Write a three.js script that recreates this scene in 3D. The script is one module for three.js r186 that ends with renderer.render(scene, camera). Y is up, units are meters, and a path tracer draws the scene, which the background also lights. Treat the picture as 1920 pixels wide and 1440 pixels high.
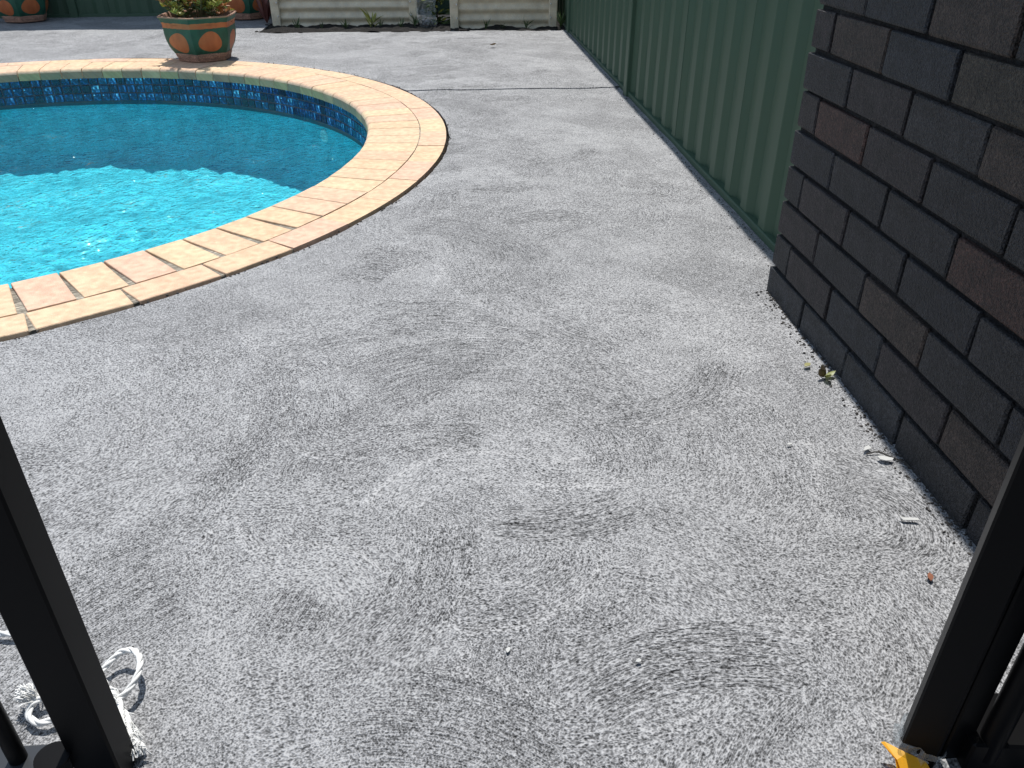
import * as THREE from 'three';
import { mergeGeometries } from 'three/addons/utils/BufferGeometryUtils.js';
import { ImprovedNoise } from 'three/addons/math/ImprovedNoise.js';

// ---------------------------------------------------------------- camera, sky, sun, exposure
const scene = new THREE.Scene();
const EYE = new THREE.Vector3(0, 0.89, 0);
const camera = new THREE.PerspectiveCamera(51.58, 4 / 3, 0.02, 400);
camera.position.copy(EYE);
const pitch = THREE.MathUtils.degToRad(31.414), yaw = THREE.MathUtils.degToRad(4.193);
camera.lookAt(Math.sin(yaw) * Math.cos(pitch), EYE.y - Math.sin(pitch), -Math.cos(yaw) * Math.cos(pitch));

const sunElev = THREE.MathUtils.degToRad(66);
const SUN = new THREE.Vector3(0.008, Math.sin(sunElev), -Math.cos(sunElev)).normalize();
// a bright, slightly hazy summer sky: paler towards the horizon and round the sun
{
  const w = 512, h = 256, d = new Float32Array(w * h * 4), zen = [0.235, 0.345, 0.53], hor = [0.72, 0.78, 0.85];
  for (let j = 0; j < h; j++) for (let i = 0; i < w; i++) {
    const el = ((j + 0.5) / h - 0.5) * Math.PI, az = ((i + 0.5) / w - 0.5) * Math.PI * 2, y = Math.sin(el), c = Math.cos(el);
    const dot = c * Math.cos(az) * SUN.x + y * SUN.y + c * Math.sin(az) * SUN.z, k = Math.exp(-Math.max(0, y) * 3.2), glow = 0.30 * Math.pow(Math.max(0, dot), 14);
    for (let q = 0; q < 3; q++) d[(j * w + i) * 4 + q] = y < 0 ? 0.2 : zen[q] + (hor[q] - zen[q]) * k + glow * [1, 0.97, 0.9][q];
    d[(j * w + i) * 4 + 3] = 1;
  }
  const t = new THREE.DataTexture(d, w, h, THREE.RGBAFormat, THREE.FloatType);
  t.mapping = THREE.EquirectangularReflectionMapping; t.magFilter = THREE.LinearFilter; t.needsUpdate = true;
  scene.background = t; scene.environment = t;
}
const sun = new THREE.DirectionalLight(new THREE.Color(1, 0.965, 0.915), 4.5);
sun.position.set(-1, 0, -3.5).addScaledVector(SUN, 20);
sun.target.position.set(-1, 0, -3.5);
sun.castShadow = true;
sun.shadow.mapSize.set(4096, 4096);
Object.assign(sun.shadow.camera, { left: -7, right: 7, top: 7, bottom: -7, near: 1, far: 60 });
scene.add(sun, sun.target);

const renderer = new THREE.WebGLRenderer({ antialias: true });
renderer.setSize(1024, 768);
renderer.shadowMap.enabled = true;
renderer.toneMapping = THREE.LinearToneMapping;
renderer.toneMappingExposure = 1.08;

// ---------------------------------------------------------------- helpers
let seed = 7;
function rnd() { seed = (seed + 0x6d2b79f5) | 0; let t = Math.imul(seed ^ (seed >>> 15), 1 | seed); t = (t + Math.imul(t ^ (t >>> 7), 61 | t)) ^ t; return ((t ^ (t >>> 14)) >>> 0) / 4294967296; }
const rr = (a, b) => a + (b - a) * rnd();
const pn = new ImprovedNoise();
const noise = (x, y, z = 0) => pn.noise(x + 31.7, y + 17.3, z + 5.1);
const smooth = (a, b, x) => { const t = Math.min(1, Math.max(0, (x - a) / (b - a))); return t * t * (3 - 2 * t); };
const C = (r, g, b) => new THREE.Color().setRGB(r, g, b);
const V = (x, y, z) => new THREE.Vector3(x, y, z);
const used = {};
function numbered(name) { const n = used[name] = (used[name] ?? -1) + 1; return n ? name + '_' + String(n).padStart(3, '0') : name; }
function tag(o, label, category, group) { o.userData.label = label; o.userData.category = category; if (group) o.userData.group = group; return o; }
function shadows(o) { o.traverse(c => { if (c.isMesh) { c.castShadow = true; c.receiveShadow = true; } }); return o; }
function part(name, g, m, parent) { const o = new THREE.Mesh(g, m); o.name = name; parent.add(o); return o; }
function top(name, g, m) { const o = new THREE.Mesh(g, m); o.name = numbered(name); scene.add(o); return o; }
function thing(name, label, category, [x, y, z] = [0, 0, 0], group) { const o = new THREE.Group(); o.name = numbered(name); o.position.set(x, y, z); scene.add(o); return tag(o, label, category, group); }
function structure(name, g, m) { const o = top(name, g, m); o.userData.kind = 'structure'; return o; }
const box = (w, h, d, x = 0, y = 0, z = 0) => new THREE.BoxGeometry(w, h, d).translate(x, y, z);

// a box with chamfered edges, 44 triangles, uv in metres
function chamferBox(w, h, d, c) {
  const H = [w / 2, h / 2, d / 2], pos = [], uv = [];
  const P = (s, ax) => s.map((k, i) => k * (i === ax ? H[i] : H[i] - c));
  const tri = (a, b, e) => {
    const A = V(...a), B = V(...b), E = V(...e), n = B.clone().sub(A).cross(E.clone().sub(A)), mid = A.clone().add(B).add(E);
    const list = n.dot(mid) >= 0 ? [a, b, e] : [a, e, b];
    const an = [Math.abs(n.x), Math.abs(n.y), Math.abs(n.z)], ax = an.indexOf(Math.max(...an));
    for (const q of list) { pos.push(...q); uv.push(ax === 0 ? q[2] : q[0], ax === 1 ? q[2] : q[1]); }
  };
  const quad = (a, b, e, f) => { tri(a, b, e); tri(a, e, f); };
  for (let ax = 0; ax < 3; ax++) {
    const [b, e] = [0, 1, 2].filter(k => k !== ax);
    for (const s of [-1, 1]) {
      const S = (i, j) => { const q = [0, 0, 0]; q[ax] = s; q[b] = i; q[e] = j; return q; };
      quad(P(S(-1, -1), ax), P(S(1, -1), ax), P(S(1, 1), ax), P(S(-1, 1), ax));
    }
    for (const i of [-1, 1]) for (const j of [-1, 1]) {
      const S = k => { const q = [0, 0, 0]; q[ax] = k; q[b] = i; q[e] = j; return q; };
      quad(P(S(-1), b), P(S(1), b), P(S(1), e), P(S(-1), e));
    }
  }
  for (const i of [-1, 1]) for (const j of [-1, 1]) for (const k of [-1, 1]) tri(P([i, j, k], 0), P([i, j, k], 1), P([i, j, k], 2));
  const g = new THREE.BufferGeometry();
  g.setAttribute('position', new THREE.Float32BufferAttribute(pos, 3));
  g.setAttribute('uv', new THREE.Float32BufferAttribute(uv, 2));
  g.computeVertexNormals();
  return g;
}
function shiftUV(g, u, v) { const a = g.attributes.uv; for (let i = 0; i < a.count; i++) a.setXY(i, a.getX(i) + u, a.getY(i) + v); return g; }

// periodic value noise on a grid of n cells
function valueField(n, s) { const keep = seed; seed = s; const a = new Float32Array(n * n); for (let i = 0; i < a.length; i++) a[i] = rnd(); seed = keep;
  return (x, y) => { x = (x % 1 + 1) % 1 * n; y = (y % 1 + 1) % 1 * n; const i = x | 0, j = y | 0, i1 = (i + 1) % n, j1 = (j + 1) % n; let u = x - i, v = y - j; u = u * u * (3 - 2 * u); v = v * v * (3 - 2 * v);
    return (a[j * n + i] * (1 - u) + a[j * n + i1] * u) * (1 - v) + (a[j1 * n + i] * (1 - u) + a[j1 * n + i1] * u) * v; }; }
function byteTexture(n, fn, srgb = true) {
  const d = new Uint8Array(n * n * 4);
  for (let j = 0; j < n; j++) for (let i = 0; i < n; i++) { const c = fn(i / n, j / n, i, j), k = (j * n + i) * 4; d[k] = c[0] * 255; d[k + 1] = c[1] * 255; d[k + 2] = c[2] * 255; d[k + 3] = 255; }
  const t = new THREE.DataTexture(d, n, n); t.wrapS = t.wrapT = THREE.RepeatWrapping; t.magFilter = THREE.LinearFilter; t.minFilter = THREE.LinearMipmapLinearFilter; t.generateMipmaps = true;
  if (srgb) t.colorSpace = THREE.SRGBColorSpace;
  t.needsUpdate = true; return t;
}
const cl = x => Math.min(1, Math.max(0, x));
function rep(t, sx, sy = sx) { const c = t.clone(); c.repeat.set(1 / sx, 1 / sy); c.needsUpdate = true; return c; }
const grey = v => { v = cl(v); return [v, v, v]; };

// ---------------------------------------------------------------- shared textures
// broomed and trowelled concrete: grain drawn out along overlapping arc strokes
const DN = 2048, DECK_TILE = 1.8;
function deckTextures() {
  const n = DN, N2 = n * n, keep = seed; seed = 911;
  const dir = new Float32Array(N2), len = new Float32Array(N2).fill(1.2), groove = new Float32Array(N2).fill(0.12), tone = new Float32Array(N2);
  const f1 = valueField(5, 21), f2 = valueField(9, 22), f3 = valueField(7, 23);
  for (let j = 0; j < n; j++) for (let i = 0; i < n; i++) { const k = j * n + i, x = i / n, y = j / n; dir[k] = (f1(x, y) + 0.5 * f2(x, y)) * 5; len[k] = 0.9 * f3(x, y) - 0.4; }
  const px = n / DECK_TILE;
  const low = new Float32Array(N2);
  const stamp = (cx, cy, r0, w, a0, da, L, G, ell, T, lip) => {
    const R = Math.ceil((r0 + w) * 1.45);
    for (let y = -R; y <= R; y++) for (let x = -R; x <= R; x++) {
      const ye = y * ell, r = Math.hypot(x, ye), q = (r - r0) / w; if (Math.abs(q) > 1) continue;
      let d = Math.atan2(ye, x) - a0; d = Math.abs(Math.atan2(Math.sin(d), Math.cos(d))) / da; if (d > 1) continue;
      const e = Math.min(1 - Math.abs(q), 1 - d); if (e < 0.22 * rnd()) continue;
      const k = (((cy + y | 0) % n + n) % n) * n + (((cx + x | 0) % n + n) % n), m = Math.min(1, e * 2.4);
      dir[k] = Math.atan2(x, -ye * ell); len[k] = L; groove[k] = G * Math.min(1, e * 3); tone[k] += (T - tone[k] * 0.7) * m;
      low[k] = low[k] * (1 - m) + lip * (Math.exp(-(((q - 0.72) / 0.12) ** 2)) - 0.25 * q * q) * (1 - d * d);
    }
  };
  for (let s = 0; s < 130; s++) stamp(rnd() * n, rnd() * n, rr(0.10, 0.50) * px, rr(0.05, 0.17) * px, rnd() * 6.283, rr(0.5, 1.4), rr(0, 1.3), rr(0.15, 1) ** 1.3, rr(0.7, 1.3), rr(-1, 1), rr(0.1, 0.9));
  // the plainest sweeps of the float near the gate: centre, radius, width in metres, where the arc lies
  for (const [x, z, r0, w, a0, da, L, G, T, lip] of [[0.34, -1.20, 0.20, 0.16, 0.1, 1.2, 5, 0.5, 0.1, 0.5], [0.66, -0.98, 0.09, 0.07, 0.2, 1.5, 6, 0.9, 0.4, 0.6], [0.13, -1.30, 0.30, 0.06, 1.45, 0.5, 6, 1, -0.6, 0.4], [0.33, -0.36, 0.36, 0.07, -1.7, 0.5, 6, 1, -0.4, 0.3], [-0.22, -1.36, 0.10, 0.07, 2.2, 1.6, 4, 0.5, -0.9, 0.7], [0.02, -1.0, 0.17, 0.06, -1.9, 1.1, 3, 0.3, 1, 0.9], [0.03, -0.97, 0.12, 0.09, 1.2, 1.2, 4, 0.6, -0.8, 0.8], [-0.28, -0.80, 0.14, 0.06, -1.2, 0.9, 3, 0.3, 0.9, 0.8], [0.30, -1.62, 0.30, 0.06, 1.0, 0.8, 5, 0.8, -0.5, 1.1], [-0.35, -0.98, 0.3, 0.08, 0.4, 0.6, 5, 0.7, -0.4, 0.5], [0.45, -0.75, 0.2, 0.1, 0.3, 0.9, 5, 0.6, 0.2, 0.5]])
    stamp(x / DECK_TILE * n, z / DECK_TILE * n, r0 * px, w * px, a0, da, L * 0.28, G, 1, T * 0.8, lip);
  const white = new Float32Array(N2), w2 = new Float32Array(N2);
  for (let k = 0; k < N2; k++) { white[k] = rnd(); w2[k] = rnd() > 0.987 ? 1 : 0; }
  // soften the white noise to grains about 3 mm across
  const soft = new Float32Array(N2);
  for (let j = 0; j < n; j++) for (let i = 0; i < n; i++) { let s = 0; for (let y = -1; y <= 1; y++) for (let x = -1; x <= 1; x++) s += white[((j + y + n) % n) * n + (i + x + n) % n] * (x && y ? 0.4 : x || y ? 0.65 : 1); soft[j * n + i] = 0.8 * s / 5.2 + 0.2 * white[j * n + i]; }
  const h = new Float32Array(N2), grain = new Float32Array(N2);
  for (let j = 0; j < n; j++) for (let i = 0; i < n; i++) {
    const k = j * n + i, dx = Math.cos(dir[k]), dy = Math.sin(dir[k]), L = Math.max(0, Math.round(len[k]));
    let s = 0, g = 0;
    for (let t = -L; t <= L; t++) { const q = ((j + Math.round(dy * t) + n * 2) % n) * n + (i + Math.round(dx * t) + n * 2) % n; s += soft[q]; }
    s = (s / (2 * L + 1) - 0.5) * Math.sqrt(1 + L * 0.8);
    if (groove[k] > 0.15) { for (let t = -17; t <= 17; t++) { const q = ((j + Math.round(dy * t) + n * 2) % n) * n + (i + Math.round(dx * t) + n * 2) % n; g += w2[q]; } g = Math.min(1, g * 0.75) * groove[k]; }
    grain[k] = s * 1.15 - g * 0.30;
    h[k] = 0.5 + s * 1.45 - g * 0.42 * smooth(0.2, 0.55, groove[k]) + 1.15 * low[k];
  }
  const hd = new Float32Array(N2 * 4);
  for (let k = 0; k < N2; k++) { const v = cl(h[k]); hd[k * 4] = hd[k * 4 + 1] = hd[k * 4 + 2] = v; hd[k * 4 + 3] = 1; }
  const bump = new THREE.DataTexture(hd, n, n, THREE.RGBAFormat, THREE.FloatType);
  bump.wrapS = bump.wrapT = THREE.RepeatWrapping; bump.magFilter = THREE.LinearFilter; bump.needsUpdate = true;
  // colour: grey paint with paler sand grains, dark specks, painted sparkle and pit shade
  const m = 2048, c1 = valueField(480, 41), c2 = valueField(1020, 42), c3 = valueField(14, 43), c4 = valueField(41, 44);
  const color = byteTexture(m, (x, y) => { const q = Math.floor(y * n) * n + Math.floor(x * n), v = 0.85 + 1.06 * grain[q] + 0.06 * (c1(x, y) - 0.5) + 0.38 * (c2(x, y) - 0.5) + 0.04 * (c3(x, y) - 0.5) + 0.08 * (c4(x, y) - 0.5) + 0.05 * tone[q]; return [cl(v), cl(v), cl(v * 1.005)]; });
  seed = keep;
  return { bump, color };
}
const deckTex = deckTextures();
const speckA = valueField(160, 61), speckB = valueField(64, 62), speckC = valueField(12, 63), speckD = valueField(150, 64);
const brickTex = byteTexture(512, (x, y) => { const s = speckD(x, y); let v = 0.7 + 0.40 * (speckA(x, y) - 0.5) + 0.30 * (speckB(x, y) - 0.5) + 0.2 * (speckC(x, y) - 0.5); if (s > 0.84) v += 0.45 * (s - 0.84) / 0.16; if (s < 0.14) v -= 0.45 * (0.14 - s) / 0.14; return [cl(v), cl(v * 0.995), cl(v * 0.99)]; });
const grainTex = byteTexture(512, (x, y) => grey(0.5 + 0.55 * (speckA(x, y) - 0.5) + 0.35 * (speckB(x, y) - 0.5) + 0.35 * (speckD(x, y) - 0.5)), false);
const paveTex = byteTexture(512, (x, y) => { const s = speckD(x, y), b = speckC(x + 0.3, y), f = speckB(x, y); let v = 0.9 + 0.09 * (speckA(x, y) - 0.5) + 0.12 * (b - 0.5); const k = s > 0.955 ? 0.78 : s < 0.03 ? 0.86 : 1; return [cl(v * k), cl((v - 0.03 * f) * k), cl((v - 0.07 * f) * k)]; });

// ---------------------------------------------------------------- materials
const S = o => new THREE.MeshStandardMaterial(o), Ph = o => new THREE.MeshPhysicalMaterial(o);
const M = {
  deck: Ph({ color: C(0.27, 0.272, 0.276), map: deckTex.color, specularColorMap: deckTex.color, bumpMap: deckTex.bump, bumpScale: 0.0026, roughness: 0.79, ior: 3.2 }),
  soil: S({ color: C(0.045, 0.038, 0.032), map: rep(brickTex, 0.3), bumpMap: rep(grainTex, 0.25), bumpScale: 0.012, roughness: 1 }),
  mortar: S({ color: C(0.72, 0.65, 0.53), map: rep(brickTex, 0.2), bumpMap: rep(grainTex, 0.12), bumpScale: 0.004, roughness: 1 }),
  darkMortar: S({ color: C(0.030, 0.030, 0.032), map: rep(brickTex, 0.2), bumpMap: rep(grainTex, 0.15), bumpScale: 0.003, roughness: 0.95 }),
  grout: S({ color: C(0.10, 0.115, 0.13), roughness: 0.9, bumpMap: rep(grainTex, 0.1), bumpScale: 0.001 }),
  green: Ph({ color: C(0.055, 0.100, 0.064), roughness: 0.5, specularIntensity: 0.55 }),
  cream: S({ color: C(0.85, 0.78, 0.60), roughness: 0.45, map: rep(paveTex, 0.5) }),
  screw: S({ color: C(0.75, 0.75, 0.74), metalness: 0.9, roughness: 0.3 }),
  black: Ph({ color: C(0.003, 0.003, 0.0035), roughness: 0.4, specularIntensity: 0.2 }),
  rope: S({ color: C(0.78, 0.78, 0.76), roughness: 0.85 }),
  terracotta: S({ color: C(0.80, 0.47, 0.34), map: rep(brickTex, 0.25), roughness: 0.85, bumpMap: rep(grainTex, 0.1), bumpScale: 0.001 }),
};

// ================================================================ the setting
// pool: a circle; its coping is 0.353 m wide
const PX = -2.125, PZ = -3.57, R_IN = 1.745, R_OUT = 2.098, R_WALL = 1.772, COPE_Y = 0.005, WATER_Y = -0.195, FLOOR_Y = -0.54;

// soil sheet to the horizon with the pool's pit left open
{
  const s = new THREE.Shape(); s.moveTo(-120, -120); s.lineTo(120, -120); s.lineTo(120, 120); s.lineTo(-120, 120); s.closePath();
  const h = new THREE.Path(); h.absarc(PX, -PZ, 1.86, 0, Math.PI * 2, true); s.holes.push(h);
  const g = new THREE.ShapeGeometry(s, 96).rotateX(-Math.PI / 2).translate(0, -0.05, 0);
  structure('ground', g, M.soil);
}

// concrete deck: two slabs that meet at a joint, the far one a few millimetres higher
const JOINT = x => -4.535 - 0.03 * (x - 0.3) + 0.010 * noise(x * 5, 1.5) + 0.007 * noise(x * 21, 9.5) + 0.004 * noise(x * 55, 2.5);
function deckHeight(x, z) {
  return 0.0050 * noise(x * 1.1, z * 1.1, 3) + 0.0034 * noise(x * 2.7, z * 2.7, 8) + 0.0021 * noise(x * 5.5 + 2 * noise(x * 2, z * 2, 4), z * 5.5, 12) + 0.0007 * noise(x * 11, z * 11, 20);
}
function deckSlab(far) {
  const NT = 900, NR = 130, pos = [], nor = [], uv = [], idx = [];
  const y0 = far ? 0.003 : -0.002;
  const push = (x, y, z, n) => { pos.push(x, y, z); nor.push(...n); uv.push(x / DECK_TILE, z / DECK_TILE); return pos.length / 3 - 1; };
  const H = (x, z) => y0 + deckHeight(x, z);
  const norm = (x, z) => { const e = 0.01, a = (H(x + e, z) - H(x - e, z)) / (2 * e), b = (H(x, z + e) - H(x, z - e)) / (2 * e), l = Math.hypot(a, 1, b); return [-a / l, 1 / l, -b / l]; };
  let prev = null;
  for (let t = 0; t <= NT; t++) {
    const th = t / NT * Math.PI * 2, dx = Math.cos(th), dz = Math.sin(th);
    let a = 2.109 + 0.004 * noise(Math.cos(th) * 6, Math.sin(th) * 6, 2) + 0.0035 * noise(Math.cos(th) * 26, Math.sin(th) * 26, 6), b = 1e9;
    const hit = (v, o, d) => { const q = (v - o) / d; if (q > 0) b = Math.min(b, q); };
    hit(0.945, PX, dx); hit(-5.6, PX, dx); hit(1.2, PZ, dz);
    let q = (-6.79 - PZ) / dz;
    if (q > 0) { const x = PX + q * dx; if (x > -1.47) b = Math.min(b, q - 0.02 * noise(x * 4, 3.3) - 0.012 * noise(x * 17, 7.3)); else { hit(-7.88, PZ, dz); hit(-1.47, PX, dx); } }
    // the joint line along this ray
    let tj = null;
    if (dz < -0.02) { tj = (-4.535 - PZ) / dz; for (let k = 0; k < 4; k++) tj = (JOINT(PX + tj * dx) - PZ) / dz; }
    if (far) { if (tj === null) { prev = null; continue; } a = Math.max(a, tj); } else if (tj !== null) b = Math.min(b, tj + 0.002);
    if (b - a < 0.001) { prev = null; continue; }
    const col = [];
    { const x = PX + a * dx, z = PZ + a * dz; col.push(push(x, -0.045, z, [-dx, 0, -dz]), push(x, H(x, z) - 0.002, z, [-dx, 0, -dz])); }
    for (let r = 0; r <= NR; r++) { const s = a + (b - a) * r / NR, x = PX + s * dx, z = PZ + s * dz; col.push(push(x, H(x, z), z, norm(x, z))); }
    { const x = PX + b * dx, z = PZ + b * dz; col.push(push(x, H(x, z), z, [dx, 0, dz]), push(x, -0.045, z, [dx, 0, dz])); }
    if (prev) for (let k = 0; k < col.length - 1; k++) idx.push(prev[k], col[k], prev[k + 1], col[k], col[k + 1], prev[k + 1]);
    prev = col;
  }
  const g = new THREE.BufferGeometry();
  g.setAttribute('position', new THREE.Float32BufferAttribute(pos, 3));
  g.setAttribute('normal', new THREE.Float32BufferAttribute(nor, 3));
  g.setAttribute('uv', new THREE.Float32BufferAttribute(uv, 2));
  g.setIndex(idx);
  // seen from above the winding has to face up
  const o = structure('concrete_deck', g, M.deck);
  return o;
}
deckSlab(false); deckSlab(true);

// ---------------------------------------------------------------- swimming pool
const pool = thing('swimming_pool', 'round swimming pool with cream brick coping and blue mosaic waterline band', 'pool', [PX, 0, PZ]);
{
  // shell: plaster with a coved corner
  const plaster = byteTexture(512, (x, y) => { const v = 0.9 + 0.12 * (speckC(x, y) - 0.5) + 0.10 * (speckB(x, y) - 0.5) + 0.14 * (speckA(x, y) - 0.5); return grey(v); });
  const pts = [[0, FLOOR_Y], [0.8, FLOOR_Y], [R_WALL - 0.22, FLOOR_Y]];
  for (let k = 1; k <= 8; k++) { const a = k / 8 * Math.PI / 2; pts.push([R_WALL - 0.22 + 0.22 * Math.sin(a), FLOOR_Y + 0.22 - 0.22 * Math.cos(a)]); }
  pts.push([R_WALL, -0.21]);
  // finer steps across the floor; added bumps waver the shade edge like refracting water
  for (let k = 80; k > 0; k--) pts.splice(1, 0, [(R_WALL - 0.23) * k / 81, FLOOR_Y]);
  pts.splice(82, 1); for (let k = 1; k < 8; k++) pts.push([R_WALL, FLOOR_Y + 0.22 + (-0.21 - FLOOR_Y - 0.22) * k / 8]);
  pts.sort((a, b) => a[0] - b[0] || a[1] - b[1]);
  const g = new THREE.LatheGeometry(pts.map(p => new THREE.Vector2(...p)), 480);
  { const p = g.attributes.position; for (let i = 0; i < p.count; i++) { const x = p.getX(i), z = p.getZ(i), r = Math.hypot(x, z), f = smooth(R_WALL - 0.01, R_WALL - 0.25, r); p.setY(i, p.getY(i) + f * (0.030 * noise(x * 3.1, z * 3.1, 4) + 0.022 * noise(x * 7, z * 7, 9) + 0.020 * noise(x * 14, z * 14, 14) + 0.012 * noise(x * 31, z * 31, 2))); } g.computeVertexNormals(); }
  { const p = g.attributes.position, u = g.attributes.uv; for (let i = 0; i < p.count; i++) { const wl = Math.hypot(p.getX(i), p.getZ(i)) > R_WALL - 0.23; u.setXY(i, wl ? u.getX(i) * 18 : p.getX(i) / 0.6, wl ? p.getY(i) / 0.6 : p.getZ(i) / 0.6); } }
  part('pool_shell', g, S({ color: C(0.18, 0.72, 0.80), map: plaster, roughness: 0.7, side: THREE.DoubleSide }), pool);
  part('grout_band', new THREE.LatheGeometry([[R_WALL, -0.212], [R_WALL, -0.045], [R_WALL + 0.09, -0.045]].map(p => new THREE.Vector2(...p)), 160), M.grout, pool);
  // mortar under and between the coping bricks
  part('mortar_bed', new THREE.LatheGeometry([[1.772, -0.05], [1.772, COPE_Y - 0.012], [R_IN + 0.06, COPE_Y - 0.008], [R_IN + 0.16, COPE_Y - 0.0045], [R_OUT - 0.003, COPE_Y - 0.004], [R_OUT - 0.002, -0.05]].map(p => new THREE.Vector2(...p)), 160), M.mortar, pool);

  // glossy mottled mosaic tiles of the waterline, three rows
  const b1 = valueField(26, 71), b2 = valueField(60, 72), b3 = valueField(9, 73);
  const tileTex = byteTexture(512, (x, y) => { const a = b1(x, y * 0.6), b = b2(x, y), c = b3(x, y), v = smooth(0.35, 0.8, a * 0.6 + b * 0.4), k = smooth(0.72, 0.9, a) * 0.75; return [cl(0.03 + 0.14 * v + 0.4 * k), cl(0.13 + 0.28 * v + 0.42 * k + 0.05 * c), cl(0.30 + 0.38 * v + 0.32 * k)]; });
  const tones = [[1, 1, 1], [0.4, 0.45, 0.55], [2.2, 1.9, 1.5], [0.16, 0.22, 0.3], [0.8, 0.9, 1], [1.4, 1.4, 1.2]].map(c => Ph({ color: C(...c), map: tileTex, roughness: 0.12, clearcoat: 0.4, clearcoatRoughness: 0.05 }));
  const geos = []; for (let k = 0; k < 7; k++) geos.push(shiftUV(chamferBox(0.0475, 0.042, 0.007, 0.0014), rnd() * 3, rnd() * 3));
  for (const g of geos) { const u = g.attributes.uv; for (let i = 0; i < u.count; i++) u.setXY(i, u.getX(i) * 3.2, u.getY(i) * 3.2); }
  const NT = 202, spare = [];
  const spots = [];
  for (let row = 0; row < 3; row++) for (let t = 0; t < NT; t++) {
    const th = (t + 0.13) / NT * Math.PI * 2;
    // nearness to the arc that faces the camera
    const facing = Math.cos(th - Math.atan2(-1.75, 0.75));
    spots.push({ row, th, facing, tone: Math.floor(rnd() * 6), g: Math.floor(rnd() * 7), tilt: rr(-0.012, 0.012) });
  }
  const order = [...spots].sort((a, b) => b.facing - a.facing); order.forEach((s, i) => s.own = i < 300);
  for (const s of spots) {
    const r = R_WALL - 0.0015, m = new THREE.Matrix4().compose(V(r * Math.cos(s.th), -0.0695 - s.row * 0.0483, r * Math.sin(s.th)), new THREE.Quaternion().setFromEuler(new THREE.Euler(s.tilt, Math.PI / 2 - s.th, 0, 'YXZ')), V(1, 1, 1));
    if (s.own) { const o = part('mosaic_tile', geos[s.g], tones[s.tone], pool); o.applyMatrix4(m); } else spare.push(geos[s.g].clone().applyMatrix4(m));
  }
  const rest = part('mosaic_tiles', mergeGeometries(spare), tones[0], pool); rest.userData.kind = 'stuff';

  // coping: bull-nosed headers laid radially, and a ring of stretchers outside them
  const creams = [[0.88, 0.645, 0.43], [0.88, 0.655, 0.45], [0.88, 0.625, 0.45], [0.90, 0.69, 0.46], [0.87, 0.60, 0.45], [0.89, 0.64, 0.44], [0.87, 0.61, 0.43]].map(c => S({ color: C(...c), map: rep(paveTex, 0.16), bumpMap: rep(grainTex, 0.14), bumpScale: 0.0009, roughness: 0.85 }));
  const nose = new THREE.Shape(); // x: along the radius from the pool outwards, y: up
  const nr = 0.024, nh = 0.056;
  nose.moveTo(0.2345, 0); nose.lineTo(nr, 0);
  for (let k = 1; k <= 5; k++) { const a = k / 5 * Math.PI / 2; nose.lineTo(nr - nr * Math.sin(a), -nr + nr * Math.cos(a)); }
  nose.lineTo(0.001, -nh); nose.lineTo(0.2345, -nh); nose.closePath();
  function header(taper, w, du) {
    const c = 0.0016, g = new THREE.ExtrudeGeometry(nose, { depth: w - 2 * c, bevelEnabled: true, bevelThickness: c, bevelSize: c, bevelOffset: -c, bevelSegments: 1, steps: 1 }).translate(0, 0, -w / 2 + c);
    const p = g.attributes.position; const u = g.attributes.uv;
    for (let i = 0; i < p.count; i++) { u.setXY(i, p.getX(i) + du, p.getZ(i) + p.getY(i) + du * 0.7); if (taper) p.setZ(i, p.getZ(i) * (1 + p.getX(i) / R_IN)); }
    g.computeVertexNormals();
    // the end face of each brick has its own slot, with shade painted in
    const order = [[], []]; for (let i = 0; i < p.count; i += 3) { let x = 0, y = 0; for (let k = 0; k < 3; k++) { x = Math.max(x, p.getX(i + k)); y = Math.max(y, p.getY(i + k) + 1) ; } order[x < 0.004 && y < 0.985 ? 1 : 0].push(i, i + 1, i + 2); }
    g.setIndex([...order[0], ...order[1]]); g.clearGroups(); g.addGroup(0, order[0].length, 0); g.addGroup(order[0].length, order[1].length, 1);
    return g;
  }
  const noseShadeTones = [[0.60, 0.43, 0.26], [0.56, 0.44, 0.24], [0.46, 0.31, 0.21], [0.66, 0.48, 0.29], [0.42, 0.33, 0.22]].map(c => S({ color: C(...c), map: rep(paveTex, 0.16), bumpMap: rep(grainTex, 0.14), bumpScale: 0.0009, roughness: 0.85 }));  // browner tones that vary by brick, darkened for shade on the nose
  const HN = 92, A0 = THREE.MathUtils.degToRad(58.65), pitchH = Math.PI * 2 / HN;
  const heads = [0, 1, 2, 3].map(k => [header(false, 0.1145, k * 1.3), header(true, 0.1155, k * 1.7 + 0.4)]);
  for (let k = 0; k < HN; k++) {
    const th = A0 - (k + 0.5) * pitchH, deg = ((THREE.MathUtils.radToDeg(th) % 360) + 360) % 360;
    const loose = deg > 33 && deg < 150;
    const o = part('coping_brick', heads[k * 7 % 4][loose ? 0 : 1], [creams[Math.floor(rnd() * creams.length)], noseShadeTones[Math.floor(rnd() * noseShadeTones.length)]], pool);
    const q = rr(-0.002, 0.002);
    o.position.set((R_IN + q) * Math.cos(th), COPE_Y + rr(-0.0012, 0.0012), (R_IN + q) * Math.sin(th));
    o.rotation.set(rr(-0.004, 0.004), -th + (loose ? rr(-0.012, 0.012) : rr(-0.002, 0.002)), 0, 'YXZ');
  }
  const SN = 54, B0 = THREE.MathUtils.degToRad(58.49), pitchS = Math.PI * 2 / SN;
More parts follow.
